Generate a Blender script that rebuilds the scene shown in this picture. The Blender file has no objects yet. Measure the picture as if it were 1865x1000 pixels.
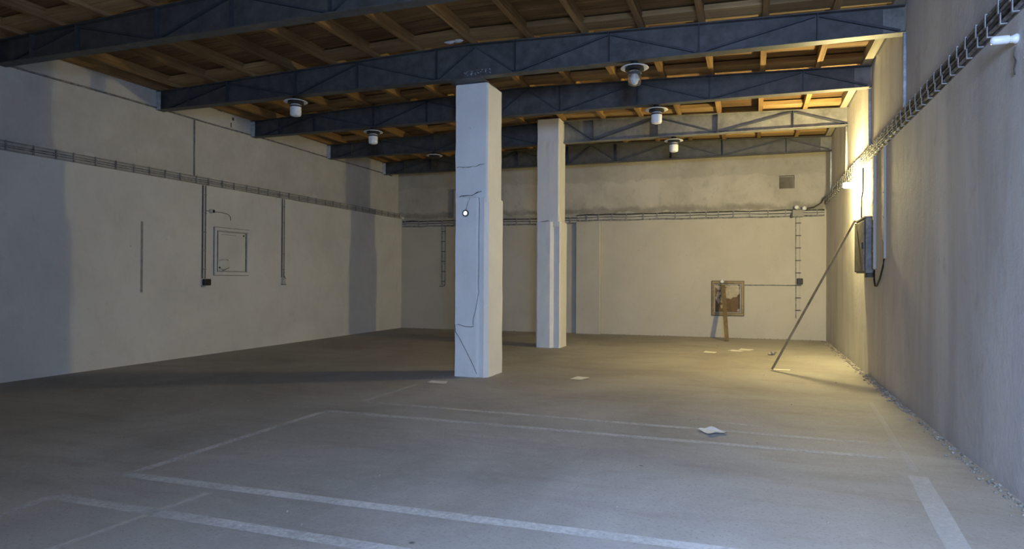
import bpy, bmesh, math, random
from mathutils import Vector, Matrix, noise as mnoise

# ------------------------------------------------------------------ scene, camera, light
S = bpy.context.scene
COL = S.collection
random.seed(7)
R = math.radians
S.view_settings.view_transform = 'Standard'
S.view_settings.look = 'None'
S.view_settings.gamma = 1.0
S.view_settings.use_curve_mapping = False
S.view_settings.exposure = 0.80

cam_d = bpy.data.cameras.new('camera')
cam_d.sensor_fit = 'HORIZONTAL'
cam_d.sensor_width = 36.0
cam_d.lens = 36.0 * 1188.0 / 1865.0
cam_d.clip_start = 0.05
cam = bpy.data.objects.new('camera', cam_d)
COL.objects.link(cam)
yaw, pitch, roll = R(20.148), R(0.311), R(0.304)
fwd = Vector((-math.sin(yaw) * math.cos(pitch), math.cos(yaw) * math.cos(pitch), math.sin(pitch)))
rgt = Vector((math.cos(yaw), math.sin(yaw), 0))
up = rgt.cross(fwd)
r2 = rgt * math.cos(roll) + up * math.sin(roll)
u2 = -rgt * math.sin(roll) + up * math.cos(roll)
M3 = Matrix((r2, u2, -fwd)).transposed()
cam.matrix_world = Matrix.Translation((0, 0, 1.55)) @ M3.to_4x4()
S.camera = cam

world = bpy.data.worlds.new('world')
S.world = world
world.use_nodes = True
world.node_tree.nodes['Background'].inputs[0].default_value = (0.55, 0.7, 1.0, 1)
world.node_tree.nodes['Background'].inputs[1].default_value = 0.3

# daylight from the yard, entering through the gateway behind the camera
DAY_W = 620.0
al = bpy.data.lights.new('gate_daylight', 'AREA')
al.shape = 'RECTANGLE'
al.size = 1.5
al.size_y = 1.8
al.energy = DAY_W
al.color = (0.43, 0.61, 1.0)
alo = bpy.data.objects.new('gate_daylight', al)
COL.objects.link(alo)
alo.location = (0.80, -1.55, 2.75)
alo.rotation_euler = (R(48), 0, 0)      # sky light slanting down through the gateway
LAMP_STRENGTH = 1650.0

# ------------------------------------------------------------------ measures
XL, XR = -10.13, 1.786
XLU = -10.33                     # upper, set-back part of the left wall
YB0, SK = 18.219, 0.0504         # back wall: Y = YB0 + SK * X
BROT = math.atan(SK)
YF = -0.6
LEDGE = 3.42
ZTOP = 5.75
RIDGE = -4.2
def ztop(x): return 5.14 - 0.029 * abs(x - RIDGE)
def byw(x, off=0.0): return YB0 + SK * x - off

# ------------------------------------------------------------------ materials
def newmat(name):
    m = bpy.data.materials.new(name)
    m.use_nodes = True
    nt = m.node_tree
    b = nt.nodes['Principled BSDF']
    return m, nt, b
def N(nt, t, **kw):
    n = nt.nodes.new(t)
    for k, v in kw.items():
        setattr(n, k, v)
    return n
def ramp(nt, fac, stops):
    r = N(nt, 'ShaderNodeValToRGB')
    e = r.color_ramp.elements
    while len(e) < len(stops): e.new(0.5)
    for el, (p, c) in zip(e, stops):
        el.position = p
        el.color = (c[0], c[1], c[2], 1) if not isinstance(c, (int, float)) else (c, c, c, 1)
    nt.links.new(fac, r.inputs[0])
    return r.outputs[0]
def noise(nt, vec, scale, detail=4, rough=0.6, dist=0.0):
    n = N(nt, 'ShaderNodeTexNoise')
    n.inputs['Scale'].default_value = scale
    n.inputs['Detail'].default_value = detail
    n.inputs['Roughness'].default_value = rough
    n.inputs['Distortion'].default_value = dist
    nt.links.new(vec, n.inputs['Vector'])
    return n.outputs['Fac']
def mapping(nt, vec, scale=(1, 1, 1), loc=(0, 0, 0), rot=(0, 0, 0)):
    m = N(nt, 'ShaderNodeMapping')
    m.inputs['Scale'].default_value = scale
    m.inputs['Location'].default_value = loc
    m.inputs['Rotation'].default_value = rot
    nt.links.new(vec, m.inputs['Vector'])
    return m.outputs[0]
def mix(nt, fac, a, b, mode='MIX'):
    m = N(nt, 'ShaderNodeMix', data_type='RGBA', blend_type=mode)
    for s, v in ((m.inputs['Factor'], fac), (m.inputs['A'], a), (m.inputs['B'], b)):
        if hasattr(v, 'is_linked'): nt.links.new(v, s)
        elif isinstance(v, (int, float)): s.default_value = v
        else: s.default_value = (v[0], v[1], v[2], 1)
    return m.outputs['Result']
def math_(nt, op, a, b=None):
    m = N(nt, 'ShaderNodeMath', operation=op)
    for i, v in enumerate((a, b)):
        if v is None: continue
        if hasattr(v, 'is_linked'): nt.links.new(v, m.inputs[i])
        else: m.inputs[i].default_value = v
    return m.outputs[0]
def geo_pos(nt): return N(nt, 'ShaderNodeNewGeometry').outputs['Position']
def bump(nt, b, h, strength=0.3, dist=0.02):
    n = N(nt, 'ShaderNodeBump')
    n.inputs['Strength'].default_value = strength
    n.inputs['Distance'].default_value = dist
    nt.links.new(h, n.inputs['Height'])
    nt.links.new(n.outputs[0], b.inputs['Normal'])

def plaster(name, c_hi, c_lo, stain, stain_amt=0.5, bumpy=0.35, vertical=False, speck=0.5, band=None):
    m, nt, b = newmat(name)
    p = geo_pos(nt)
    sv = mapping(nt, p, (1, 1, 0.25)) if vertical else p
    big = noise(nt, sv, 0.9, 6, 0.62, 0.4)
    col = ramp(nt, big, [(0.30, c_lo), (0.62, c_hi)])
    med = noise(nt, mapping(nt, p, (1, 1, 0.7)), 4.5, 5, 0.7, 0.3)
    col = mix(nt, math_(nt, 'MULTIPLY', ramp(nt, med, [(0.55, 0), (0.78, 1)]), stain_amt), col, stain)
    fine = noise(nt, p, 38, 3, 0.6)
    col = mix(nt, math_(nt, 'MULTIPLY', ramp(nt, fine, [(0.62, 0), (0.74, 1)]), 0.35 * speck), col, stain)
    vor = N(nt, 'ShaderNodeTexVoronoi')
    vor.inputs['Scale'].default_value = 2.6
    nt.links.new(p, vor.inputs['Vector'])
    spots = ramp(nt, vor.outputs['Distance'], [(0.022, 1), (0.05, 0)])
    gate = ramp(nt, noise(nt, p, 1.3, 2), [(0.52, 0), (0.6, 1)])
    col = mix(nt, math_(nt, 'MULTIPLY', math_(nt, 'MULTIPLY', spots, gate), 0.75 * speck), col, (0.06, 0.05, 0.04))
    if band:                       # old grime with an uneven edge, height range on the wall
        sep = N(nt, 'ShaderNodeSeparateXYZ')
        nt.links.new(p, sep.inputs[0])
        wob = math_(nt, 'MULTIPLY', noise(nt, p, 1.6, 5, 0.7), 0.5)
        h = math_(nt, 'ADD', sep.outputs[2], wob)
        for z0, z1, amt, bc in band:
            lo = math_(nt, 'SMOOTHSTEP' if False else 'GREATER_THAN', h, z0)
            mr = N(nt, 'ShaderNodeMapRange', interpolation_type='SMOOTHSTEP')
            nt.links.new(h, mr.inputs[0])
            mr.inputs[1].default_value = z0; mr.inputs[2].default_value = z0 + 0.06
            mr2 = N(nt, 'ShaderNodeMapRange', interpolation_type='SMOOTHSTEP')
            nt.links.new(h, mr2.inputs[0])
            mr2.inputs[1].default_value = z1; mr2.inputs[2].default_value = z1 - 0.12
            f = math_(nt, 'MULTIPLY', mr.outputs[0], mr2.outputs[0])
            f = math_(nt, 'MULTIPLY', f, ramp(nt, noise(nt, p, 2.2, 6, 0.75), [(0.3, 0.35), (0.6, 1)]))
            col = mix(nt, math_(nt, 'MULTIPLY', f, amt), col, bc)
    nt.links.new(col, b.inputs['Base Color'])
    b.inputs['Roughness'].default_value = 0.9
    b.inputs['Specular IOR Level'].default_value = 0.15
    h = math_(nt, 'ADD', math_(nt, 'MULTIPLY', noise(nt, p, 7, 6, 0.65), 1.0), math_(nt, 'MULTIPLY', noise(nt, p, 60, 3), 0.25))
    bump(nt, b, h, bumpy, 0.03)
    return m

def simple(name, col, rough=0.6, metal=0.0, var=0.15, scale=20, bumpy=0.0, spec=0.4):
    m, nt, b = newmat(name)
    p = geo_pos(nt)
    f = noise(nt, p, scale, 4, 0.65)
    lo = [max(0, c * (1 - var * 2)) for c in col]
    hi = [min(1, c * (1 + var)) for c in col]
    nt.links.new(ramp(nt, f, [(0.32, lo), (0.66, hi)]), b.inputs['Base Color'])
    b.inputs['Roughness'].default_value = rough
    b.inputs['Metallic'].default_value = metal
    b.inputs['Specular IOR Level'].default_value = spec
    if bumpy: bump(nt, b, f, bumpy, 0.01)
    return m

def wood(name, dark, light, axis='Y', scale=1.0):
    m, nt, b = newmat(name)
    p = geo_pos(nt)
    oi = N(nt, 'ShaderNodeObjectInfo')
    off = N(nt, 'ShaderNodeVectorMath', operation='SCALE')
    comb = N(nt, 'ShaderNodeCombineXYZ')
    for i in range(3): nt.links.new(oi.outputs['Random'], comb.inputs[i])
    nt.links.new(comb.outputs[0], off.inputs[0]); off.inputs['Scale'].default_value = 37.0
    add = N(nt, 'ShaderNodeVectorMath', operation='ADD')
    nt.links.new(p, add.inputs[0]); nt.links.new(off.outputs[0], add.inputs[1])
    s = {'X': (0.5, 14, 14), 'Y': (14, 0.5, 14), 'Z': (14, 14, 0.5)}[axis]
    g = noise(nt, mapping(nt, add.outputs[0], tuple(v * scale for v in s)), 1.6, 6, 0.65, 0.6)
    col = ramp(nt, g, [(0.28, dark), (0.68, light)])
    tint = ramp(nt, oi.outputs['Random'], [(0.0, (0.62, 0.6, 0.58)), (1.0, (1.1, 1.08, 1.02))])
    col = mix(nt, 1.0, col, tint, 'MULTIPLY')
    st = ramp(nt, noise(nt, p, 1.1, 4), [(0.45, 0), (0.7, 1)])
    col = mix(nt, math_(nt, 'MULTIPLY', st, 0.45), col, tuple(c * 0.55 for c in dark))
    nt.links.new(col, b.inputs['Base Color'])
    b.inputs['Roughness'].default_value = 0.8
    b.inputs['Specular IOR Level'].default_value = 0.2
    bump(nt, b, g, 0.25, 0.01)
    return m

def concrete_floor():
    m, nt, b = newmat('concrete_floor')
    p = geo_pos(nt)
    big = noise(nt, p, 0.42, 7, 0.6, 0.6)
    col = ramp(nt, big, [(0.30, (0.25, 0.232, 0.205)), (0.52, (0.345, 0.325, 0.295)), (0.72, (0.43, 0.41, 0.38))])
    streak = noise(nt, mapping(nt, p, (0.35, 1.6, 1), rot=(0, 0, 0.1)), 2.2, 6, 0.7, 0.5)
    col = mix(nt, math_(nt, 'MULTIPLY', ramp(nt, streak, [(0.52, 0), (0.75, 1)]), 0.5), col, (0.22, 0.185, 0.145))
    med = noise(nt, p, 9, 5, 0.7)
    col = mix(nt, math_(nt, 'MULTIPLY', ramp(nt, med, [(0.5, 0), (0.8, 1)]), 0.35), col, (0.48, 0.45, 0.4))
    sp = noise(nt, p, 45, 3, 0.7)
    col = mix(nt, math_(nt, 'MULTIPLY', ramp(nt, sp, [(0.55, 0), (0.68, 1)]), 0.55), col, (0.17, 0.145, 0.12))
    vor = N(nt, 'ShaderNodeTexVoronoi'); vor.inputs['Scale'].default_value = 2.3
    nt.links.new(p, vor.inputs['Vector'])
    spots = ramp(nt, vor.outputs['Distance'], [(0.025, 1), (0.06, 0)])
    g = ramp(nt, noise(nt, p, 0.9, 2), [(0.5, 0), (0.58, 1)])
    col = mix(nt, math_(nt, 'MULTIPLY', math_(nt, 'MULTIPLY', spots, g), 0.8), col, (0.05, 0.045, 0.04))
    nt.links.new(col, b.inputs['Base Color'])
    b.inputs['Roughness'].default_value = 0.72
    b.inputs['Specular IOR Level'].default_value = 0.3
    h = math_(nt, 'ADD', math_(nt, 'MULTIPLY', noise(nt, p, 6, 6, 0.6), 0.6), math_(nt, 'MULTIPLY', noise(nt, p, 80, 2), 0.2))
    bump(nt, b, h, 0.25, 0.015)
    return m

def worn_paint(name, col, cover):
    m, nt, b = newmat(name)
    p = geo_pos(nt)
    b.inputs['Base Color'].default_value = (*col, 1)
    b.inputs['Roughness'].default_value = 0.75
    f = noise(nt, p, 26, 5, 0.75)
    f2 = noise(nt, p, 1.7, 3, 0.6)
    s = math_(nt, 'ADD', math_(nt, 'MULTIPLY', f, 0.6), math_(nt, 'MULTIPLY', f2, 0.5))
    a = ramp(nt, s, [(0.40, cover * 0.45), (0.66, cover)])
    if name.startswith('white_scuff'): a = ramp(nt, noise(nt, p, 30, 5, 0.75), [(0.52, 0.0), (0.66, 0.7)])
    tr = N(nt, 'ShaderNodeBsdfTransparent')
    mx = N(nt, 'ShaderNodeMixShader')
    nt.links.new(a, mx.inputs[0]); nt.links.new(tr.outputs[0], mx.inputs[1]); nt.links.new(b.outputs[0], mx.inputs[2])
    nt.links.new(mx.outputs[0], nt.nodes['Material Output'].inputs[0])
    return m

def emit(name, col, strength):
    m, nt, b = newmat(name)
    b.inputs['Base Color'].default_value = (0.9, 0.9, 0.88, 1)
    b.inputs['Emission Color'].default_value = (*col, 1)
    b.inputs['Emission Strength'].default_value = strength
    return m

def glass(name):
    m, nt, b = newmat(name)
    b.inputs['Base Color'].default_value = (0.9, 0.92, 0.92, 1)
    b.inputs['Roughness'].default_value = 0.06
    b.inputs['Transmission Weight'].default_value = 0.95
    b.inputs['IOR'].default_value = 1.45
    return m

MT = {}
MT['wall_l'] = plaster('whitewashed_plaster', (0.72, 0.705, 0.66), (0.62, 0.605, 0.565), (0.48, 0.465, 0.42), 0.35, 0.22,
                       band=[(3.75, 6.0, 0.35, (0.36, 0.33, 0.28))])
MT['wall_b'] = plaster('stained_plaster', (0.53, 0.495, 0.42), (0.475, 0.44, 0.37), (0.37, 0.34, 0.275), 0.3, 0.2,
                       band=[(3.50, 3.74, 0.6, (0.30, 0.265, 0.21)), (4.50, 6.0, 0.6, (0.44, 0.40, 0.33))])
MT['wall_bu'] = plaster('sooty_upper_plaster', (0.55, 0.515, 0.44), (0.40, 0.37, 0.31), (0.26, 0.235, 0.19), 0.55, 0.3,
                       band=[(3.60, 3.85, 0.7, (0.22, 0.195, 0.155)), (4.50, 6.0, 0.5, (0.34, 0.31, 0.255))])
MT['wall_r'] = plaster('blotchy_plaster', (0.78, 0.77, 0.76), (0.54, 0.53, 0.53), (0.42, 0.41, 0.405), 0.5, 0.28, vertical=True)
MT['col'] = plaster('painted_column_plaster', (0.74, 0.73, 0.70), (0.66, 0.65, 0.62), (0.48, 0.46, 0.42), 0.22, 0.25, speck=0.7)
MT['floor'] = concrete_floor()
MT['steel'] = simple('blue_grey_painted_steel', (0.080, 0.080, 0.080), 0.55, 0.0, 0.18, 6, 0.1)
MT['steel_pale'] = simple('pale_whitewashed_beam_paint', (0.20, 0.195, 0.18), 0.6, 0.0, 0.2, 4, 0.1)  # paler tone for one beam's right piece and the right beam ends
MT['steel_dark'] = simple('dark_painted_steel', (0.05, 0.055, 0.065), 0.55, 0.0, 0.15, 10)
MT['steel_white'] = simple('whitewashed_steel', (0.52, 0.54, 0.56), 0.7, 0.0, 0.18, 12)
MT['joist'] = wood('joist_wood', (0.19, 0.112, 0.05), (0.44, 0.285, 0.135), 'Y')
MT['deck'] = wood('deck_wood', (0.13, 0.076, 0.037), (0.33, 0.205, 0.1), 'X')
MT['block'] = wood('blocking_wood', (0.30, 0.19, 0.09), (0.56, 0.385, 0.19), 'X')
MT['pole'] = wood('pole_wood', (0.17, 0.125, 0.065), (0.34, 0.255, 0.14), 'Z')
MT['plank'] = wood('plank_wood', (0.13, 0.095, 0.052), (0.26, 0.188, 0.11), 'Z')
MT['dirtywhite'] = plaster('painted_over_metal', (0.50, 0.485, 0.44), (0.40, 0.385, 0.345), (0.2, 0.185, 0.155), 0.55, 0.3, speck=0.8)
MT['traydirt'] = plaster('grimy_painted_metal', (0.40, 0.38, 0.34), (0.24, 0.225, 0.195), (0.08, 0.07, 0.06), 0.7, 0.5, speck=1.0)
MT['cable'] = simple('dark_cable', (0.085, 0.08, 0.072), 0.7, 0, 0.3, 15)
MT['greycable'] = simple('grey_cable', (0.26, 0.25, 0.235), 0.7, 0, 0.3, 15)
MT['black'] = simple('black_plastic', (0.018, 0.018, 0.018), 0.5, 0, 0.2, 15)
MT['white'] = simple('white_enamel', (0.78, 0.78, 0.76), 0.35, 0, 0.08, 10)
MT['frosted'] = simple('frosted_white_glass', (0.82, 0.83, 0.82), 0.3, 0, 0.06, 14)
MT['glass'] = glass('clear_glass')
MT['paper'] = simple('white_paper', (0.78, 0.77, 0.72), 0.85, 0, 0.05, 8)
MT['rubble'] = simple('plaster_rubble', (0.33, 0.30, 0.25), 0.95, 0, 0.3, 12)
MT['niche'] = plaster('brown_dusty_box', (0.20, 0.13, 0.075), (0.12, 0.078, 0.045), (0.06, 0.04, 0.025), 0.5, 0.4)
MT['cabinet'] = simple('grey_cabinet_paint', (0.24, 0.235, 0.22), 0.7, 0, 0.2, 9)
MT['ochre'] = plaster('flaking_ochre_paint', (0.36, 0.29, 0.175), (0.2, 0.15, 0.085), (0.07, 0.05, 0.03), 0.7, 0.6, speck=1.0)
MT['flake'] = plaster('flaking_plaster_lumps', (0.60, 0.53, 0.4), (0.36, 0.29, 0.19), (0.16, 0.115, 0.07), 0.6, 0.9)
MT['groove'] = simple('grey_filler', (0.30, 0.29, 0.28), 0.9, 0, 0.12, 14)
MT['crack'] = simple('crack_dirt', (0.05, 0.045, 0.04), 0.95, 0, 0.2, 14)
MT['hole'] = plaster('sooty_plaster', (0.30, 0.27, 0.22), (0.13, 0.115, 0.09), (0.05, 0.04, 0.03), 0.6, 0.6)  # darker plaster for the back of the vent hole
MT['line'] = worn_paint('worn_white_line_paint', (0.66, 0.64, 0.61), 0.75)
MT['line_faint'] = worn_paint('very_worn_line_paint', (0.80, 0.77, 0.72), 0.45)
MT['line_ghost'] = worn_paint('almost_gone_line_paint', (0.85, 0.82, 0.77), 0.22)
MT['smear'] = worn_paint('white_scuff_marks', (0.6, 0.6, 0.6), 0.4)
MT['bulb'] = emit('glowing_lamp_glass', (1.0, 0.82, 0.36), LAMP_STRENGTH)
MT['led'] = emit('glowing_white_disc', (1.0, 0.98, 0.95), 1.3)  # mild emission given to the small column disc
MT['bracket'] = simple('galvanised_bracket', (0.34, 0.34, 0.34), 0.6, 0.0, 0.2, 25)
MT['wood_white'] = wood('whitewashed_wood', (0.42, 0.39, 0.32), (0.62, 0.58, 0.5), 'Y')

# ------------------------------------------------------------------ mesh helpers
def setmat(o, m): o.data.materials.append(MT[m] if isinstance(m, str) else m)
def obj(name, bm, m, parent=None, smooth=False, loc=None, rotz=0.0):
    me = bpy.data.meshes.new(name)
    bmesh.ops.recalc_face_normals(bm, faces=bm.faces[:])
    bm.to_mesh(me); bm.free()
    if smooth:
        for p in me.polygons: p.use_smooth = True
    o = bpy.data.objects.new(name, me)
    COL.objects.link(o)
    if m: setmat(o, m)
    if parent: o.parent = parent
    if loc: o.location = loc
    if rotz: o.rotation_euler.z = rotz
    return o
def dup(src, parent=None, loc=None, rot=None, scale=None):
    o = src.copy(); COL.objects.link(o)
    if parent is not None: o.parent = parent
    if loc: o.location = loc
    if rot: o.rotation_euler = rot
    if scale: o.scale = scale
    return o
def tag(o, label, cat, group=None, kind=None):
    if label: o['label'] = label
    if cat: o['category'] = cat
    if group: o['group'] = group
    if kind: o['kind'] = kind
    return o
def thing(name, label, cat, loc=(0, 0, 0), rotz=0.0, group=None):
    o = bpy.data.objects.new(name, None); COL.objects.link(o)
    o.empty_display_size = 0.1
    o.location = loc; o.rotation_euler.z = rotz
    return tag(o, label, cat, group)
def BM(): return bmesh.new()
def box(bm, x0, x1, y0, y1, z0, z1, bev=0.0):
    vs = [bm.verts.new(c) for c in ((x0, y0, z0), (x1, y0, z0), (x1, y1, z0), (x0, y1, z0), (x0, y0, z1), (x1, y0, z1), (x1, y1, z1), (x0, y1, z1))]
    fs = [bm.faces.new([vs[i] for i in f]) for f in ((0, 3, 2, 1), (4, 5, 6, 7), (0, 1, 5, 4), (1, 2, 6, 5), (2, 3, 7, 6), (3, 0, 4, 7))]
    if bev:
        es = list({e for f in fs for e in f.edges})
        bmesh.ops.bevel(bm, geom=es, offset=bev, segments=1, affect='EDGES')
    return bm
def prism(bm, pts, axis, a0, a1):
    """extrude a 2D polygon: axis 'y' -> pts are (x,z), 'z' -> (x,y), 'x' -> (y,z)"""
    def mk(p, a):
        return {'y': (p[0], a, p[1]), 'z': (p[0], p[1], a), 'x': (a, p[0], p[1])}[axis]
    A = [bm.verts.new(mk(p, a0)) for p in pts]
    B = [bm.verts.new(mk(p, a1)) for p in pts]
    n = len(pts)
    bm.faces.new(A); bm.faces.new(B)
    for i in range(n): bm.faces.new((A[i], A[(i + 1) % n], B[(i + 1) % n], B[i]))
    return bm
def tube(bm, pts, r, seg=8, caps=True):
    pts = [Vector(p) for p in pts]
    rings = []
    for i, p in enumerate(pts):
        d = (pts[min(i + 1, len(pts) - 1)] - pts[max(i - 1, 0)]).normalized()
        a = Vector((0, 0, 1)) if abs(d.z) < 0.9 else Vector((1, 0, 0))
        u = d.cross(a).normalized(); v = d.cross(u).normalized()
        rr = r[i] if isinstance(r, (list, tuple)) else r
        rings.append([bm.verts.new(p + (u * math.cos(t) + v * math.sin(t)) * rr) for t in [2 * math.pi * k / seg for k in range(seg)]])
    for a, b in zip(rings, rings[1:]):
        for k in range(seg): bm.faces.new((a[k], a[(k + 1) % seg], b[(k + 1) % seg], b[k]))
    if caps: bm.faces.new(rings[0]); bm.faces.new(rings[-1])
    return bm
def lathe(bm, prof, seg=20, axis='z', center=(0, 0, 0)):
    """prof list of (r, h)"""
    rings = []
    for r, h in prof:
        ring = []
        for k in range(seg):
            t = 2 * math.pi * k / seg
            a, b = r * math.cos(t), r * math.sin(t)
            c = {'z': (a, b, h), 'y': (a, h, b), 'x': (h, a, b)}[axis]
            ring.append(bm.verts.new(Vector(c) + Vector(center)))
        rings.append(ring)
    for a, b in zip(rings, rings[1:]):
        for k in range(seg): bm.faces.new((a[k], a[(k + 1) % seg], b[(k + 1) % seg], b[k]))
    bm.faces.new(rings[0]); bm.faces.new(rings[-1])
    return bm
def lump(bm, c, s, seed, sub=1):
    t = bmesh.new(); bmesh.ops.create_icosphere(t, subdivisions=sub, radius=1.0)
    rnd = random.Random(seed)
    off = Vector((rnd.uniform(0, 50), rnd.uniform(0, 50), rnd.uniform(0, 50)))
    mp = {}
    for v in t.verts:
        k = 1 + 0.7 * mnoise.noise(v.co * 1.3 + off)
        mp[v.index] = bm.verts.new((c[0] + v.co.x * s[0] * k, c[1] + v.co.y * s[1] * k, c[2] + v.co.z * s[2] * k))
    for f in t.faces: bm.faces.new([mp[v.index] for v in f.verts])
    t.free()
    return bm
# wall frames: local x along the wall (to the right when facing it), -y out into the room
def on_left(y, z, upper=False): return ((XLU if upper else XL), y, z), R(90)
def on_right(y, z): return (XR, y, z), R(-90)
def on_back(x, z, off=0.0): return (x, byw(x, off), z), BROT

# ------------------------------------------------------------------ the shell
def struct(name, bm, m, parent=None, smooth=False):
    o = obj(name, bm, m, parent, smooth)
    if parent is None: o['kind'] = 'structure'
    return o
floor = struct('floor', box(BM(), XL - 0.5, XR + 0.5, YF - 0.5, 19.2, -0.25, 0.0), 'floor')
tag(floor, 'bare grey brown concrete floor with worn white lines', None)

bm = BM()   # left wall: thicker below the ledge at the cable tray
prism(bm, [(XL, -0.2), (XL, LEDGE), (XLU, LEDGE + 0.03), (XLU, ZTOP), (XL - 0.6, ZTOP), (XL - 0.6, -0.2)], 'y', YF - 0.3, byw(XL) + 0.5)
wall_left = struct('wall_left', bm, 'wall_l')
tag(wall_left, 'long whitewashed left wall with cable tray and switches', None)
wall_right = struct('wall_right', box(BM(), XR, XR + 0.4, YF - 0.3, byw(XR) + 0.5, -0.2, ZTOP), 'wall_r')
tag(wall_right, 'blotchy grey plastered right wall beside the lit lamp', None)

# back wall, local frame: x along, y=0 is the face, +y into the wall
def wall_grid(xs, zs, holes, depth, thick):
    b = BM()
    for i in range(len(xs) - 1):
        for j in range(len(zs) - 1):
            x0, x1, z0, z1 = xs[i], xs[i + 1], zs[j], zs[j + 1]
            if (i, j) in holes: box(b, x0, x1, depth, thick, z0, z1)
            else: box(b, x0, x1, 0, thick, z0, z1)
    bmesh.ops.remove_doubles(b, verts=b.verts[:], dist=1e-5)
    return b
low = wall_grid([XL - 0.4, -0.94, -0.23, XR + 0.2], [-0.2, 0.65, 1.45, LEDGE - 0.08], {(1, 1)}, 0.10, 0.6)
wall_back = struct('wall_back', low, 'wall_b')
wall_back.location = (0, YB0, 0); wall_back.rotation_euler.z = BROT
tag(wall_back, 'cream lit back wall with grimy upper band and pilaster', None)
upw = wall_grid([XL - 0.5, 0.68, 1.05, XR + 0.2], [LEDGE - 0.08, 3.92, 4.26, ZTOP], {(1, 1)}, 0.14, 0.46)
o = struct('upper_wall', upw, 'wall_bu', wall_back); o.location = (0, 0.14, 0)
o = obj('vent_niche', box(BM(), 0.70, 1.03, 0.255, 0.275, 3.94, 4.24), 'hole', wall_back)
o['label'] = 'dark square vent hole high in the back wall'
b = BM()
prism(b, [(-4.655, 0.02), (-4.655, -0.125), (-4.64, -0.14), (-3.985, -0.14), (-3.955, -0.12), (-3.955, 0.02)], 'z', -0.02, 3.12)
obj('pilaster', b, 'wall_b', wall_back)
# front wall behind the camera with the open gateway
b = BM()
box(b, XL - 0.6, 0.02, YF - 0.3, YF, -0.2, ZTOP)
box(b, 1.70, XR + 0.4, YF - 0.3, YF, -0.2, ZTOP)
box(b, 0.02, 1.70, YF - 0.3, YF, 3.7, ZTOP)
wall_front = struct('wall_front', b, 'wall_l')
tag(wall_front, 'whitewashed front wall with an open gateway', None)

# groove filled with grey in the left wall, dark pockets near the roof
o = obj('filled_groove', box(BM(), XL - 0.01, XL + 0.004, 8.555, 8.60, 1.26, 2.52), 'groove', wall_left)
for (y, z, w, h) in ((10.50, 4.97, 0.11, 0.10), (10.90, 4.86, 0.05, 0.06), (10.86, 4.70, 0.025, 0.10)):
    obj('wall_pocket', box(BM(), XLU - 0.01, XLU + 0.003, y, y + w, z, z + h), 'crack', wall_left)

# ------------------------------------------------------------------ floor paint
def line(x0, y0, x1, y1, w, m):
    d = Vector((x1 - x0, y1 - y0, 0)); L = d.length; d.normalize(); n = Vector((-d.y, d.x, 0))
    b = BM(); k = max(2, int(L / 0.25)); prev = None
    for i in range(k + 1):
        c = Vector((x0, y0, 0.0015)) + d * (L * i / k) + n * 0.012 * mnoise.noise(Vector((i * 0.35, x0, y0)))
        ww = w * (1 + 0.12 * mnoise.noise(Vector((i * 0.6, y0, x1))))
        cur = [b.verts.new(c + n * ww / 2), b.verts.new(c - n * ww / 2)]
        if prev: b.faces.new((prev[0], prev[1], cur[1], cur[0]))
        prev = cur
    o = obj('painted_line', b, m, floor)
    return o
for a in ((-4.65, 6.36, 1.10, 6.47, 0.10, 'line'), (-4.50, 6.99, 1.05, 7.01, 0.09, 'line'),
          (-4.62, 6.40, -4.57, 3.80, 0.085, 'line'), (-4.60, 3.75, 1.05, 3.97, 0.11, 'line'),
          (-4.62, 3.20, 1.0, 3.31, 0.11, 'line'), (-4.60, 3.14, -4.45, 2.3, 0.08, 'line'),
          (-3.64, 3.66, -3.72, 2.5, 0.05, 'line_faint'), (-4.54, 7.04, -4.55, 8.43, 0.07, 'line_faint'),
          (1.235, 5.95, 1.00, 2.6, 0.14, 'line_faint'), (1.42, 9.3, 1.25, 6.1, 0.06, 'line_ghost'),
          (-0.38, 7.43, 0.12, 7.37, 0.06, 'line')):
    line(*a)

# ------------------------------------------------------------------ roof: joists, deck boards, blocking
ceiling = struct('ceiling', box(BM(), XL - 0.6, XR + 0.4, YF - 0.3, 19.0, 5.44, 5.52), 'deck')
tag(ceiling, 'dark timber roof deck on joists over steel beams', None)
JH, JW = 0.15, 0.085
jx = [1.05, 0.21, -0.60, -1.41, -2.22, -3.05, -3.95, -4.87, -5.65, -6.47, -7.29, -8.11, -8.93, -9.75]
jm = None
for x in jx:
    cx = x - JW / 2
    if jm is None:
        jm = obj('joist', box(BM(), -JW / 2, JW / 2, YF, 18.3, 0, JH), 'joist', ceiling, loc=(cx, 0, ztop(cx)))
    else: dup(jm, ceiling, (cx, 0, ztop(cx)))
obj('wall_plate', box(BM(), 1.64, 1.76, YF, 18.25, 4.965, 5.11), 'wood_white', ceiling)
obj('wall_plate', box(BM(), -10.30, -10.2, YF, 17.8, 4.97, 5.11), 'joist', ceiling)
bw_ = 0.17
ang = math.atan(0.029)
src = {}
k = 0
y = YF
while y < 18.35:
    for side in (-1, 1):
        L = (XR - RIDGE) if side > 0 else (RIDGE - XLU)
        if side not in src:
            b = BM(); box(b, 0 if side > 0 else -L, L if side > 0 else 0, 0.004, bw_ - 0.004, 0, 0.03)
            src[side] = obj('deck_board', b, 'deck', ceiling)
            o = src[side]
        else: o = dup(src[side], ceiling)
        o.location = (RIDGE, y, ztop(RIDGE) + JH + random.uniform(0, 0.012)); o.rotation_euler.y = side * ang
    y += bw_
BEAMY = [6.455, 9.20, 11.627, 14.36, 17.065]
BSK = 0.0164
bl = None
edges = [1.64] + jx
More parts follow.
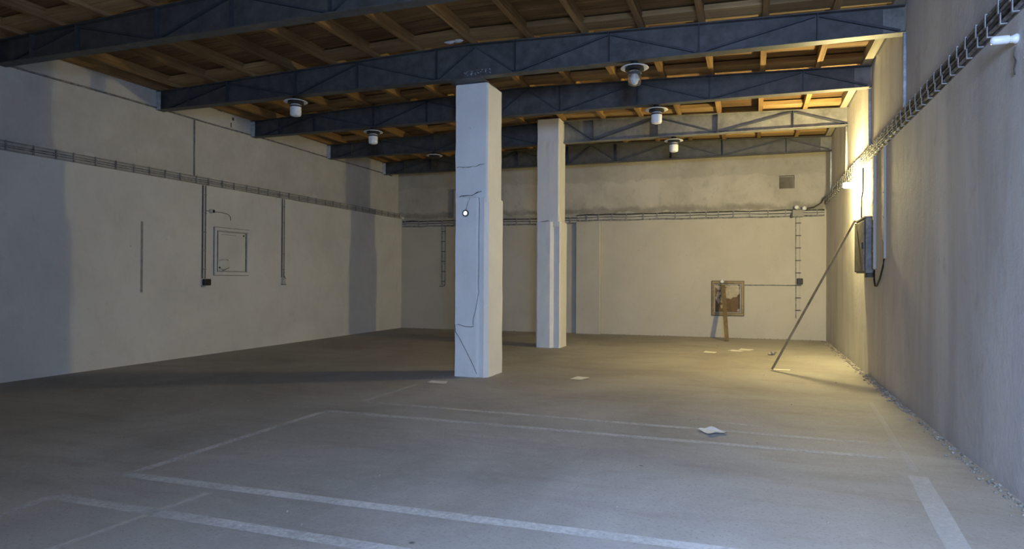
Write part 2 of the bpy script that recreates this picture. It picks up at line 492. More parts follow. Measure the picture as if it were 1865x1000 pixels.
for by in BEAMY:
    for i in range(len(jx)):
        xr_ = edges[i] - (JW if i else 0.0); xl_ = jx[i]
        if random.random() < 0.1 and by > 7: continue
        if bl is None: bl = obj('blocking_board', box(BM(), -0.5, 0.5, -0.19, 0.19, 0, 0.075), 'block', ceiling)
        else: bl = dup(bl, ceiling)
        cx = (xr_ + xl_) / 2
        bl.location = (cx, by + BSK * (cx + 4.2) - 0.17 + random.uniform(-0.04, 0.04), ztop(cx) + 0.055)
        bl.scale = (xr_ - xl_ - 0.004, random.uniform(0.8, 1.05), 1)
        bl.rotation_euler.y = ang if cx > RIDGE else -ang

# ------------------------------------------------------------------ steel beams
ZB = 4.617
STIFF = [-9.6, -8.72, -7.28, -6.07, -4.64, -3.34, -1.92, -0.68, 0.79]
DIAG = [(-10.1, 0), (-8.72, 1), (-7.28, 0), (-6.07, 1), (-4.64, 0), (-3.99, 1), (-3.34, 0), (-1.92, 1), (-0.68, 0), (0.79, 1), (1.76, 0)]
def beam(y, label, gap=None):
    t = thing('roof_beam', label, 'beam', (RIDGE, y, ZB), math.atan(BSK), 'steel roof beams')
    X = lambda x: x - RIDGE
    top = lambda x: ztop(x) - ZB
    ends = [(XLU, XR - 0.002)] if not gap else [(XLU, gap[0]), (gap[1], XR - 0.002)]
    for e0, e1 in ends:
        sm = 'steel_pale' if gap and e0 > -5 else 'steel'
        xs = [e0] + ([RIDGE] if e0 < RIDGE < e1 else []) + [e1]
        pts = [(X(e0), 0.014), (X(e1), 0.014)] + [(X(x), top(x) - 0.014) for x in reversed(xs)]
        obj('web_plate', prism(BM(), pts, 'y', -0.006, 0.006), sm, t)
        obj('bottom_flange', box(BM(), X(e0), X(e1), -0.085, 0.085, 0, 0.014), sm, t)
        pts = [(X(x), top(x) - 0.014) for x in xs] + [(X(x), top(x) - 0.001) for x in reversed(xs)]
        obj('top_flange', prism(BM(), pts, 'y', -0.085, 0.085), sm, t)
    for x in STIFF:
        if gap and gap[0] - 0.05 < x < gap[1] + 0.05: continue
        b = BM()
        box(b, X(x) - 0.005, X(x) + 0.005, -0.08, -0.0062, 0.0142, top(x) - 0.0142)
        box(b, X(x) - 0.005, X(x) + 0.005, 0.0062, 0.08, 0.0142, top(x) - 0.0142)
        obj('stiffener', b, 'steel_dark' if x > -9 else 'steel', t)
    for (xa, a), (xb, c) in zip(DIAG, DIAG[1:]):
        if gap and (gap[0] < xa < gap[1] or gap[0] < xb < gap[1]): continue
        za = 0.03 if a == 0 else top(xa) - 0.03; zb = 0.03 if c == 0 else top(xb) - 0.03
        p, q = Vector((X(xa), 0, za)), Vector((X(xb), 0, zb))
        d = (q - p).normalized(); n = Vector((-d.z, 0, d.x)) * 0.014
        p = p + d * 0.03; q = q - d * 0.03
        pts = [(p.x + n.x, p.z + n.z), (q.x + n.x, q.z + n.z), (q.x - n.x, q.z - n.z), (p.x - n.x, p.z - n.z)]
        obj('diagonal_bar', prism(BM(), pts, 'y', -0.045, -0.0064), 'steel_dark', t)
    # whitewashed stub at the left bearing
    o = obj('end_plate', box(BM(), X(XLU) + 0.002, X(XLU) + 0.12, -0.088, -0.0865, 0.0, 0.33), 'steel_white', t)
    o = obj('end_plate', box(BM(), X(XR) - 0.24, X(XR) - 0.004, -0.0085, -0.0063, 0.016, top(XR) - 0.017), 'steel_pale', t)
    if gap:
        obj('end_plate', box(BM(), X(gap[0]) - 0.02, X(gap[0]) - 0.002, -0.10, -0.0866, -0.01, top(gap[0])), 'steel_white', t)
    return t
B1 = beam(BEAMY[0], 'nearest blue grey steel roof beam, cut off by the top edge')
B2 = beam(BEAMY[1], 'blue grey steel roof beam resting on the near white column')
B3 = beam(BEAMY[2], 'blue grey steel roof beam between the two white columns')
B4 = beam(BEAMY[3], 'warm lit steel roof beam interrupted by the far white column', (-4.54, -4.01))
B5 = beam(BEAMY[4], 'farthest steel roof beam, just in front of the back wall')
obj('bearing_plate', box(BM(), -0.25, 0.34, -0.08, 0.6, -0.012, -0.001), 'steel', B2)
o = obj('scuff_mark', box(BM(), 0.02, 0.46, -0.0085, -0.0063, 0.05, 0.13), 'smear', B2)

# ------------------------------------------------------------------ columns
def jacket(bm, poly, z0, z1, top_in, seed, step=0.12):
    n = len(poly); cx = sum(p[0] for p in poly) / n; cy = sum(p[1] for p in poly) / n
    # finer outline
    pts = []
    for i in range(n):
        a, b = Vector(poly[i]), Vector(poly[(i + 1) % n]); k = max(1, int((b - a).length / 0.09))
        for j in range(k): pts.append(a + (b - a) * j / k)
    zs = [z0 + (z1 - z0) * i / int((z1 - z0) / step) for i in range(int((z1 - z0) / step) + 1)]
    rings = []
    for z in zs + [z1 + top_in]:
        last = z > z1
        ring = []
        for p in pts:
            j = 0.009 * mnoise.noise(Vector((p.x * 6 + seed, p.y * 6, z * 2.2))) + 0.004 * mnoise.noise(Vector((p.x * 20, p.y * 20 + seed, z * 14)))
            d = Vector((p.x - cx, p.y - cy)).normalized()
            q = p + d * j - (d * top_in * 0.9 if last else d * 0)
            ring.append(bm.verts.new((q.x, q.y, max(z, z0))))
        rings.append(ring)
    m = len(pts)
    for a, b in zip(rings, rings[1:]):
        for i in range(m): bm.faces.new((a[i], a[(i + 1) % m], b[(i + 1) % m], b[i]))
    bm.faces.new(rings[0]); bm.faces.new(rings[-1])
    return bm
c1 = thing('column', 'near white concrete column with a round disc and a cable', 'column', (0, 0, 0), 0, 'white columns')
b = BM()
jacket(b, [(-4.395, 9.37), (-3.88, 9.37), (-3.855, 9.39), (-3.855, 9.97), (-4.395, 9.97)], 2.72, 4.588, 0.012, 3)
obj('shaft', b, 'col', c1)
b = BM()
jacket(b, [(-4.375, 9.335), (-4.02, 9.335), (-3.985, 9.375), (-3.90, 9.36), (-3.845, 9.42), (-3.84, 10.01), (-4.425, 10.01), (-4.425, 9.43)], 0, 2.80, 0.02, 8)
obj('plaster_jacket', b, 'col', c1)
def crack(pts, r, parent, seed):
    rnd = random.Random(seed); P = []
    for a, c in zip(pts, pts[1:]):
        for i in range(6):
            v = Vector(a).lerp(Vector(c), i / 6); P.append(v + Vector((0, 0, rnd.uniform(-0.008, 0.008))))
    P.append(Vector(pts[-1]))
    obj('crack', tube(BM(), P, [r * rnd.uniform(0.5, 1.3) for _ in P], 6), 'crack', parent)
crack([(-4.375, 9.366, 3.295), (-4.15, 9.366, 3.285), (-3.90, 9.366, 3.325)], 0.0045, c1, 1)
crack([(-4.36, 9.35, 2.795), (-4.28, 9.345, 2.835), (-4.10, 9.345, 2.84), (-3.95, 9.36, 2.90)], 0.006, c1, 2)
crack([(-4.20, 9.332, 2.60), (-4.17, 9.332, 2.72), (-4.13, 9.335, 2.80)], 0.003, c1, 3)
c2 = thing('column', 'far white concrete column reaching the roof deck', 'column', (0, 0, 0), 0, 'white columns')
b = BM()
jacket(b, [(-4.53, 13.97), (-4.045, 13.97), (-4.02, 13.99), (-4.02, 14.46), (-4.53, 14.46)], 2.7, 5.11, 0.012, 13)
obj('shaft', b, 'col', c2)
b = BM()
jacket(b, [(-4.56, 14.02), (-4.525, 13.99), (-4.51, 13.93), (-4.21, 13.92), (-4.14, 13.99), (-4.01, 13.97), (-3.985, 14.0), (-3.985, 14.50), (-4.56, 14.50)], 0, 2.80, 0.02, 18)
obj('plaster_jacket', b, 'col', c2)
crack([(-4.5, 13.945, 2.72), (-4.47, 13.945, 2.81), (-4.25, 13.945, 2.83)], 0.008, c2, 6)
# disc and cable on the near column
t = thing('disc_lamp', 'small round white disc with dark rim on the near column', 'lamp', (-4.20, 9.335, 2.56))
obj('rim', lathe(BM(), [(0.030, 0.0), (0.052, 0.0), (0.052, -0.022), (0.036, -0.026), (0.030, -0.02)], 24, 'y'), 'steel_dark', t)
obj('disc', lathe(BM(), [(0.001, -0.006), (0.034, -0.006), (0.034, -0.021), (0.02, -0.027), (0.001, -0.028)], 24, 'y'), 'led', t)
pts = [(-3.985, 9.355, 2.80), (-3.975, 9.35, 2.70), (-3.985, 9.352, 2.2), (-3.98, 9.35, 1.77), (-3.985, 9.345, 1.45), (-3.975, 9.34, 1.33), (-4.02, 9.322, 1.05), (-4.06, 9.32, 0.90), (-4.06, 9.318, 0.82)]
o = obj('cable', tube(BM(), pts, 0.006, 6), 'groove', None, True)
tag(o, 'thin grey cable hanging down the front of the near column', 'cable')
pts = [(-4.05, 9.318, 0.80), (-4.10, 9.318, 0.785), (-4.2, 9.318, 0.79), (-4.31, 9.318, 0.82), (-4.37, 9.32, 0.81), (-4.36, 9.318, 0.70), (-4.30, 9.318, 0.62), (-4.18, 9.318, 0.42), (-4.06, 9.318, 0.2), (-4.0, 9.33, 0.06)]
o = obj('cable', tube(BM(), pts, 0.005, 6), 'greycable', None, True)
tag(o, 'thin dark cable looped near the foot of the near column', 'cable')

# ------------------------------------------------------------------ lamps under the beams
def jar_lamp(x, y, label, jar):
    t = thing('ceiling_lamp', label, 'lamp', (x, y, ZB - 0.001), 0, 'jar lamps under the beams')
    obj('housing', lathe(BM(), [(0.055, 0.0), (0.06, -0.035), (0.125, -0.05), (0.135, -0.115), (0.085, -0.125)], 20), 'black', t)
    obj('reflector', lathe(BM(), [(0.136, -0.060), (0.19, -0.078), (0.198, -0.088), (0.19, -0.092), (0.136, -0.076)], 28), 'white', t, True)
    if jar:
        m = {'frosted': 'frosted', 'clear': 'glass'}[jar]
        j = obj('glass_jar', lathe(BM(), [(0.07, -0.1255), (0.09, -0.14), (0.094, -0.16), (0.094, -0.29), (0.085, -0.318), (0.05, -0.33), (0.005, -0.332)], 24), m, t, True)
        obj('ring', lathe(BM(), [(0.0945, -0.15), (0.099, -0.155), (0.099, -0.172), (0.0945, -0.177)], 24), 'steel_dark', j, True)
        if jar == 'clear':
            obj('bulb', lathe(BM(), [(0.018, -0.126), (0.02, -0.17), (0.045, -0.22), (0.048, -0.25), (0.03, -0.285), (0.004, -0.292)], 16), 'frosted', t, True)
    return t
def bye(i, x): return BEAMY[i] + BSK * (x + 4.2)
jar_lamp(-7.30, bye(1, -7.3), 'unlit white jar lamp under the beam left of the near column', 'frosted')
jar_lamp(-1.56, bye(1, -1.56), 'clear glass jar lamp under the beam right of the near column', 'clear')
jar_lamp(-7.30, bye(2, -7.3), 'smaller looking white jar lamp in the dark left of the near column', 'frosted')
jar_lamp(-1.58, bye(2, -1.58), 'white jar lamp hanging in front of the warm lit beam', 'frosted')
jar_lamp(-7.29, bye(3, -7.29), 'lamp fitting without its jar, only the white reflector left', None)
jar_lamp(-1.58, bye(3, -1.58), 'farthest white jar lamp, in front of the last beam', 'frosted')

# lamps on the right wall
def wall_lamp(y, z, label, m, k=1.0):
    loc, rz = on_right(y, z)
    t = thing('wall_lamp', label, 'lamp', loc, rz)
    obj('base', lathe(BM(), [(0.055 * k, -0.001), (0.06 * k, -0.02 * k), (0.045 * k, -0.05 * k), (0.036 * k, -0.075 * k)], 20, 'y'), 'white', t, True)
    obj('glass_jar', lathe(BM(), [(r * k, h * k) for r, h in ((0.034, -0.0755), (0.046, -0.085), (0.05, -0.10), (0.05, -0.235), (0.042, -0.255), (0.02, -0.268), (0.002, -0.27))], 24, 'y'), m, t, True)
    return t
wall_lamp(12.86, 3.22, 'glowing warm lamp on the right wall', 'bulb')
t = wall_lamp(5.62, 3.285, 'unlit white lamp on the right wall near the top right corner', 'frosted', 0.62)
b = tube(BM(), [(-0.02, -0.01, -0.05), (-0.03, -0.012, -0.12), (0.0, -0.012, -0.16), (-0.03, -0.012, -0.21), (-0.02, -0.012, -0.25)], 0.006, 6)
obj('wire', b, 'cable', t)

# ------------------------------------------------------------------ cable trays
t = thing('cable_tray', 'grey painted cable tray running along the left wall', 'cable tray', (XL, 0, 3.353), R(90))
obj('rail', box(BM(), 0.0, 17.66, -0.03, -0.001, 0, 0.022), 'traydirt', t)
obj('rail', box(BM(), 0.0, 17.66, -0.03, -0.001, 0.125, 0.143), 'traydirt', t)
obj('back_strip', box(BM(), 0.0, 17.66, -0.012, -0.001, 0.0222, 0.1248), 'dirtywhite', t)
for zc in (0.05, 0.085):
    obj('cable', tube(BM(), [(x * 0.5, -0.022, zc + random.uniform(-0.006, 0.006)) for x in range(0, 36)], 0.009, 6), 'greycable', t)
tie = None
for i in range(52):
    x = 0.2 + i * 0.34
    if x > 17.6: break
    if tie is None: tie = obj('tie', box(BM(), -0.012, 0.012, -0.042, -0.031, -0.004, 0.147), 'greycable', t, loc=(x, 0, 0))
    else: dup(tie, t, (x + random.uniform(-0.03, 0.03), 0, 0))

t = thing('cable_tray', 'dark grimy cable tray along the back wall', 'cable tray', (0, YB0, 3.12), BROT)
def sect(x0, x1, z):
    obj('strip', box(BM(), x0, x1, -0.03, -0.001, z + 0.035, z + 0.155), 'dirtywhite', t)
    for zc, r, m in ((z + 0.02, 0.022, 'greycable'), (z + 0.175, 0.02, 'cable'), (z + 0.10, 0.010, 'cable')):
        n = int((x1 - x0) / 0.3)
        obj('cable', tube(BM(), [(x0 + (x1 - x0) * i / n, -0.042 if zc == z + 0.10 else -0.024, zc + random.uniform(-0.01, 0.01)) for i in range(n + 1)], [r * random.uniform(0.75, 1.3) for _ in range(n + 1)], 6), m, t)
sect(-10.10, -4.66, -0.03)
sect(-4.64, 1.74, 0.04)
tie = None
for i in range(30):
    x = -10.0 + i * 0.40 + random.uniform(-0.06, 0.06)
    if x > 1.7: break
    z = -0.02 if x < -4.65 else 0.05
    if tie is None: tie = obj('tie', box(BM(), -0.013, 0.013, -0.062, -0.053, 0.0, 0.175), 'greycable', t, loc=(x, 0, z))
    else: dup(tie, t, (x, 0, z))

t = thing('cable_tray', 'bracketed dark cable tray climbing along the right wall', 'cable tray', (XR, 0, 3.46), R(-90))
obj('back_strip', box(BM(), -18.2, -1.0, -0.006, -0.001, 0.0, 0.21), 'greycable', t)
for i, zc in enumerate((0.03, 0.07, 0.115, 0.155, 0.19)):
    obj('cable', tube(BM(), [(-18.1 + j * 0.4, -0.028 - 0.004 * (i % 2), zc + random.uniform(-0.008, 0.008)) for j in range(43)], 0.016, 6), 'cable' if i % 2 else 'greycable', t)
br = None
for i in range(64):
    y = 1.4 + i * 0.263
    if y > 18.1: break
    if br is None:
        b = BM()
        box(b, -0.014, 0.014, -0.052, -0.046, 0.095, 0.205); box(b, -0.014, 0.014, -0.046, -0.0065, 0.195, 0.205)
        box(b, 0.034, 0.060, -0.052, -0.046, 0.0, 0.088); box(b, 0.034, 0.060, -0.046, -0.0065, 0.0, 0.008)
        br = obj('bracket', b, 'bracket', t, loc=(-y, 0, 0))
    else: dup(br, t, (-y + random.uniform(-0.02, 0.02), 0, 0))

# ------------------------------------------------------------------ conduits, sockets and switches on the left wall
def conduit(name, label, pts, r, m='greycable', cat='conduit', group=None):
    o = obj(name, tube(BM(), pts, r, 8), m, None, True)
    return tag(o, label, cat, group)
conduit('conduit', 'thin dark conduit along the left wall at beam height', [(XLU + 0.018, y * 0.6, 4.655 + 0.006 * math.sin(y)) for y in range(0, 30)], 0.016)
conduit('conduit', 'thin upright conduit above the tray on the left wall', [(XLU + 0.014, 9.90, 4.63), (XLU + 0.014, 9.90, 3.52)], 0.013)
conduit('conduit', 'second thin upright conduit above the tray by the back corner', [(XLU + 0.014, 16.9, 4.95), (XLU + 0.014, 16.9, 4.68)], 0.013)
def drop(y, ztop_, zbot, label, dark):
    loc, rz = on_left(y, zbot)
    t = thing('cable_drop', label, 'conduit', loc, rz, 'cable drops below the tray')
    h = ztop_ - zbot
    for dx in (-0.035, 0.035):
        obj('conduit', tube(BM(), [(dx, -0.014, 0), (dx, -0.014, h * 0.5), (dx, -0.014, h)], 0.011, 8), 'cable', t)
    obj('strip', box(BM(), -0.024, 0.024, -0.016, -0.001, 0, h), 'dirtywhite', t)
    c = None
    for i in range(5):
        z = h * (0.1 + 0.2 * i)
        if c is None: c = obj('clip', box(BM(), -0.05, 0.05, -0.030, -0.026, -0.008, 0.008), 'greycable', t, loc=(0, 0, z))
        else: dup(c, t, (0, 0, z))
    if dark:
        obj('socket', box(BM(), -0.03, 0.13, -0.085, -0.001, -0.135, -0.01, 0.012), 'black', t)
        obj('socket_plate', box(BM(), -0.06, 0.02, -0.05, -0.002, -0.17, -0.136, 0.008), 'dirtywhite', t)
    else:
        obj('loose_wire', tube(BM(), [(0.02, -0.016, 0.0), (0.06, -0.05, -0.04), (0.0, -0.04, 0.05), (0.03, -0.03, 0.12)], 0.008, 6), 'cable', t)
        obj('socket', prism(BM(), [(-0.045, -0.16), (0.07, -0.16), (0.05, -0.10), (0.02, -0.01), (-0.03, -0.01)], 'y', -0.05, -0.001), 'dirtywhite', t)
        obj('socket_rim', box(BM(), -0.05, 0.075, -0.054, -0.001, -0.175, -0.161), 'cable', t)
    return t
drop(9.96, 3.34, 1.51, 'cable drop ending in a black socket on the left wall', True)
drop(12.27, 3.34, 1.54, 'cable drop with loose wire right of the painted panel', False)
loc, rz = on_left(10.13, 2.85)
t = thing('wall_switch', 'small dark switch with thin wire above the painted panel', 'switch', loc, rz)
obj('body', lathe(BM(), [(0.04, -0.001), (0.045, -0.03), (0.03, -0.05), (0.005, -0.055)], 14, 'y'), 'dirtywhite', t)
obj('knob', box(BM(), 0.0, 0.05, -0.075, -0.056, -0.03, 0.03, 0.006), 'black', t)
obj('wire', tube(BM(), [(-0.13, -0.008, 0.0), (-0.04, -0.008, 0.0)], 0.006, 6), 'cable', t)
obj('wire', tube(BM(), [(0.045, -0.008, 0.0), (0.3, -0.008, 0.0), (0.46, -0.008, -0.02), (0.53, -0.008, -0.07), (0.535, -0.008, -0.14)], 0.006, 6), 'cable', t)
# painted-over panel
loc, rz = on_left(10.70, 1.58)
t = thing('wall_panel', 'painted over access panel with raised frame on the left wall', 'panel', loc, rz)
fr = obj('door', box(BM(), -0.375, 0.375, -0.022, -0.001, 0.09, 0.87, 0.006), 'wall_l', t)
for args in ((-0.475, 0.475, 0.0, 0.055), (-0.475, 0.475, 0.905, 0.96)):
    obj('frame_rail', box(BM(), args[0], args[1], -0.035, -0.001, args[2], args[3], 0.005), 'wall_l', t)
for args in ((-0.475, -0.42), (0.42, 0.475)):
    obj('frame_stile', box(BM(), args[0], args[1], -0.035, -0.001, 0.0555, 0.9045, 0.005), 'wall_l', t)
for args in ((-0.40, 0.40, 0.068, 0.078), (-0.40, 0.40, 0.882, 0.892), (-0.30, 0.1, 0.82, 0.828)):
    obj('seam', box(BM(), args[0], args[1], -0.026, -0.003, args[2], args[3]), 'greycable', t)
for x in (-0.40, 0.392):
    obj('seam', box(BM(), x, x + 0.009, -0.026, -0.003, 0.08, 0.88), 'greycable', t)
for a_ in ((-0.487, 0.487, -0.012, -0.001), (-0.487, 0.487, 0.961, 0.972)):  # outer strips paint the shadow gap around the frame in grey
    obj('seam', box(BM(), a_[0], a_[1], -0.014, -0.001, a_[2], a_[3]), 'greycable', t)
for x in (-0.487, 0.476):
    obj('seam', box(BM(), x, x + 0.011, -0.014, -0.001, -0.001, 0.961), 'greycable', t)
for x, z in ((-0.34, 0.15), (0.32, 0.83)):
    obj('screw', lathe(BM(), [(0.022, -0.021), (0.022, -0.027), (0.004, -0.029)], 10, 'y', (x, 0, z)), 'cable', t)
b = lump(BM(), (-0.21, -0.022, 0.21), (0.15, 0.006, 0.12), 5, 2)
obj('filler_patch', b, 'wall_l', t, True)

# ------------------------------------------------------------------ back wall fittings
loc, rz = on_back(-8.72, 1.31)
t = thing('cable_drop', 'thin cable drop on the back wall left of the near column', 'conduit', loc, rz, 'cable drops below the tray')
for dx in (-0.05, 0.05):
    obj('conduit', tube(BM(), [(dx, -0.013, 0.02), (dx, -0.013, 0.9), (dx, -0.013, 1.78)], 0.011, 6), 'greycable', t)
obj('strip', box(BM(), -0.036, 0.036, -0.01, -0.001, 0.04, 1.78), 'dirtywhite', t)
for i in range(6): obj('clip', box(BM(), -0.065, 0.065, -0.03, -0.025, 0.12 + i * 0.3, 0.14 + i * 0.3), 'cable', t)
obj('wire_stub', tube(BM(), [(-0.12, -0.04, -0.01), (-0.03, -0.03, -0.03), (0.05, -0.02, 0.02)], 0.01, 6), 'cable', t)
loc, rz = on_back(-8.33, 3.30)
t = thing('cable_duct', 'upright cable duct on the back wall beside the near column', 'duct', (loc[0], loc[1] + 0.13, loc[2]), rz)
obj('box', box(BM(), -0.13, 0.13, -0.10, -0.001, 0.02, 0.92), 'traydirt', t)
obj('cover', box(BM(), -0.08, 0.11, -0.125, -0.101, 0.05, 0.88, 0.006), 'dirtywhite', t)
obj('edge_cable', tube(BM(), [(-0.15, -0.03, 0.0), (-0.15, -0.03, 0.5), (-0.148, -0.03, 0.93)], 0.018, 6), 'cable', t)

loc, rz = on_back(1.125, 0.55)
t = thing('cable_drop', 'thin clipped cable drop on the back wall near the right corner', 'conduit', loc, rz, 'cable drops below the tray')
obj('conduit', tube(BM(), [(-0.045, -0.012, 0.0), (-0.05, -0.012, 1.2), (-0.055, -0.012, 2.62)], 0.012, 6), 'greycable', t)
obj('conduit', tube(BM(), [(0.045, -0.012, 0.2), (0.045, -0.012, 1.2), (0.04, -0.012, 2.62)], 0.009, 6), 'dirtywhite', t)
for i in range(8): obj('clip', box(BM(), -0.065, 0.07, -0.028, -0.023, 0.2 + i * 0.32, 0.222 + i * 0.32), 'cable', t)
obj('socket', box(BM(), -0.03, 0.11, -0.09, -0.001, 0.88, 1.03, 0.01), 'black', t)
conduit('conduit', 'thin level conduit from the broken box to the black socket', [(-0.16, byw(-0.16, 0.012), 1.395), (0.5, byw(0.5, 0.012), 1.40), (1.07, byw(1.07, 0.012), 1.395)], 0.012)
loc, rz = on_back(1.13, 3.13)
t = thing('junction_box', 'grimy junction box with two white knobs on the back tray', 'junction box', (loc[0], loc[1] - 0.066, loc[2]), rz)
obj('box', box(BM(), -0.15, 0.12, -0.10, 0.0, 0.02, 0.20, 0.01), 'traydirt', t)
for x, z in ((-0.05, 0.27), (0.13, 0.24)):
    obj('insulator', lathe(BM(), [(0.035, -0.0), (0.055, -0.02), (0.055, -0.07), (0.03, -0.09), (0.004, -0.092)], 14, 'y', (x, 0.0, z)), 'white', t, True)
    obj('stem', box(BM(), x - 0.015, x + 0.015, -0.03, 0.0, 0.19, z), 'cable', t)
obj('flap', box(BM(), -0.19, -0.151, -0.08, 0.0, 0.0, 0.10), 'cable', t)
conduit('cable', 'dark cable bending up from the back tray into the corner', [(1.25, byw(1.25, 0.05), 3.36), (1.5, byw(1.5, 0.06), 3.40), (1.66, byw(1.66, 0.12), 3.50), (1.69, 18.0, 3.58), (1.70, 17.75, 3.60)], 0.018, 'cable', 'cable')

# broken box in the back wall
loc, rz = on_back(-0.585, 0.60)
t = thing('broken_wall_box', 'broken open wall box with flaking frame behind the leaning plank', 'box', loc, rz)
obj('back_panel', box(BM(), -0.35, 0.35, 0.075, 0.095, 0.06, 0.84), 'niche', t)
for z0, z1 in ((-0.01, 0.055), (0.835, 0.895)):
    obj('frame_rail', box(BM(), -0.40, 0.40, -0.03, -0.001, z0, z1, 0.006), 'ochre', t)
for x0, x1 in ((-0.40, -0.335), (0.335, 0.40)):
    obj('frame_stile', box(BM(), x0, x1, -0.028, -0.001, 0.0555, 0.8345, 0.006), 'ochre', t)
for x0, x1, z0, z1 in ((-0.412, 0.412, -0.022, -0.0105), (-0.412, 0.412, 0.8955, 0.906), (-0.412, -0.401, -0.010, 0.895), (0.401, 0.412, -0.010, 0.895)):
    obj('frame_edge', box(BM(), x0, x1, -0.02, -0.001, z0, z1), 'crack', t)
for z0, z1 in ((0.062, 0.078), (0.81, 0.826)):
    obj('inner_lip', box(BM(), -0.345, 0.345, -0.005, 0.07, z0, z1), 'dirtywhite', t)
for x0, x1 in ((-0.345, -0.32), (0.305, 0.33)):
    obj('inner_lip', box(BM(), x0, x1, -0.005, 0.07, 0.0785, 0.8095), 'dirtywhite', t)
b = BM(); rnd = random.Random(3)
for i in range(90):
    x = rnd.uniform(-0.29, 0.29); z = rnd.uniform(0.40 + 0.1 * math.sin(x * 9), 0.79)
    if x < -0.05 and z < 0.45: continue
    lump(b, (x, 0.07, z), (rnd.uniform(0.03, 0.07), 0.02, rnd.uniform(0.03, 0.07)), i, 1)
for i in range(9): lump(b, (rnd.uniform(-0.3, -0.1), 0.07, rnd.uniform(0.12, 0.75)), (0.04, 0.018, 0.06), 60 + i, 1)
lump(b, (0.27, 0.06, 0.13), (0.035, 0.02, 0.04), 80, 1)
o = obj('flaking_plaster', b, 'flake', t); o['kind'] = 'stuff'
obj('knob', lathe(BM(), [(0.04, 0.0), (0.055, -0.02), (0.03, -0.05), (0.004, -0.055)], 14, 'y', (-0.145, -0.0305, 0.885)), 'white', t, True)

# plank leaning on the broken box
def plank(p0, p1, w, th, name, m, label, side=None):
    p0, p1 = Vector(p0), Vector(p1); d = (p1 - p0); L = d.length; d.normalize()
    side = (side or Vector((1, 0.05, 0))); side = (side - d * side.dot(d)).normalized(); n = d.cross(side)
    b = BM(); k = 8; rings = []
    for i in range(k + 1):
        c = p0 + d * (L * i / k)
        ww = w * (1 + 0.05 * mnoise.noise(Vector((i, p0.x, 3)))); rings.append([b.verts.new(c + side * sx * ww / 2 + n * sy * th / 2) for sx, sy in ((-1, -1), (1, -1), (1, 1), (-1, 1))])
    for a, c in zip(rings, rings[1:]):
        for j in range(4): b.faces.new((a[j], a[(j + 1) % 4], c[(j + 1) % 4], c[j]))
    b.faces.new(rings[0]); b.faces.new(rings[-1])
    o = obj(name, b, m)
    return o
o = plank((-0.565, 17.10, 0.012), (-0.70, 18.135, 1.40), 0.10, 0.022, 'plank', 'plank', '')
tag(o, 'short brown plank leaning against the broken wall box', 'plank')
o = plank((0.335, 11.95, 0.02), (1.632, 12.28, 2.545), 0.045, 0.035, 'wooden_pole', 'pole', '', Vector((0, 1, 0)))
tag(o, 'long thin wooden pole leaning from the floor against the wall cabinet', 'pole')

# ------------------------------------------------------------------ right wall cabinet and ducts
loc, rz = on_right(11.92, 1.66)
t = thing('wall_cabinet', 'grey electrical wall cabinet below the glowing lamp', 'cabinet', loc, rz)
obj('body', box(BM(), -0.48, 0.48, -0.115, -0.001, 0.0, 0.86, 0.006), 'cabinet', t)
d = obj('door', box(BM(), -0.46, 0.44, -0.138, -0.122, 0.03, 0.82, 0.004), 'cabinet', t)
obj('handle', box(BM(), 0.36, 0.39, -0.155, -0.1385, 0.38, 0.48, 0.003), 'black', d)
obj('top_lip', box(BM(), -0.50, 0.50, -0.13, -0.001, 0.861, 0.885), 'cabinet', t)
obj('door_gasket', box(BM(), -0.49, -0.463, -0.140, -0.1165, 0.02, 0.84), 'black', t)  # black strip put in for the dark gap at the door's far edge
obj('bottom_box', box(BM(), 0.25, 0.47, -0.09, -0.001, -0.07, -0.001), 'cable', t)
def riser(y, ztop_, zbot, w, dep, label, m):
    loc, rz = on_right(y, zbot)
    t = thing('cable_riser', label, 'duct', loc, rz, 'risers beside the cabinet')
    h = ztop_ - zbot
    obj('channel', box(BM(), -w / 2, w / 2, -dep, -0.001, 0, h, 0.004), m, t)
    for i in range(4): obj('clip', box(BM(), -w / 2 - 0.012, w / 2 + 0.012, -dep - 0.006, -dep - 0.0005, h * (0.15 + 0.22 * i), h * (0.15 + 0.22 * i) + 0.03), 'dirtywhite', t)
    return t
riser(11.25, 3.44, 1.72, 0.07, 0.045, 'narrow cable riser just right of the wall cabinet', 'dirtywhite')
riser(11.40, 3.44, 2.56, 0.05, 0.03, 'short cable riser ending above the wall cabinet', 'traydirt')
riser(10.50, 3.44, 1.86, 0.08, 0.03, 'wide pale cable riser farthest right of the wall cabinet', 'dirtywhite')
conduit('cable', 'black cable loop hanging between the two cable risers', [(XR - 0.02, 10.50, 1.85), (XR - 0.03, 10.52, 1.74), (XR - 0.03, 10.75, 1.57), (XR - 0.035, 10.98, 1.46), (XR - 0.035, 11.12, 1.46), (XR - 0.03, 11.22, 1.56), (XR - 0.025, 11.25, 1.70)], 0.013, 'black', 'cable')
conduit('conduit', 'thin dark conduit bending down beside the glowing lamp', [(XR - 0.02, 12.35, 3.44), (XR - 0.02, 12.38, 3.05), (XR - 0.02, 12.5, 2.96), (XR - 0.02, 12.52, 2.60)], 0.014, 'cable')
for y, lab in ((9.20, 'white upright pipe on the right wall under the beam on the near column'), (11.72, 'white upright pipe under the right end of the middle beam'),
               (14.44, 'white upright pipe under the right end of the warm lit beam'), (17.14, 'white upright pipe under the right end of the farthest beam')):
    zb = 3.68
    conduit('upright_pipe', lab, [(XR - 0.02, y, 4.60), (XR - 0.02, y, 4.1), (XR - 0.02, y, zb)], 0.02, 'steel_white', 'pipe', 'upright pipes on the right wall')

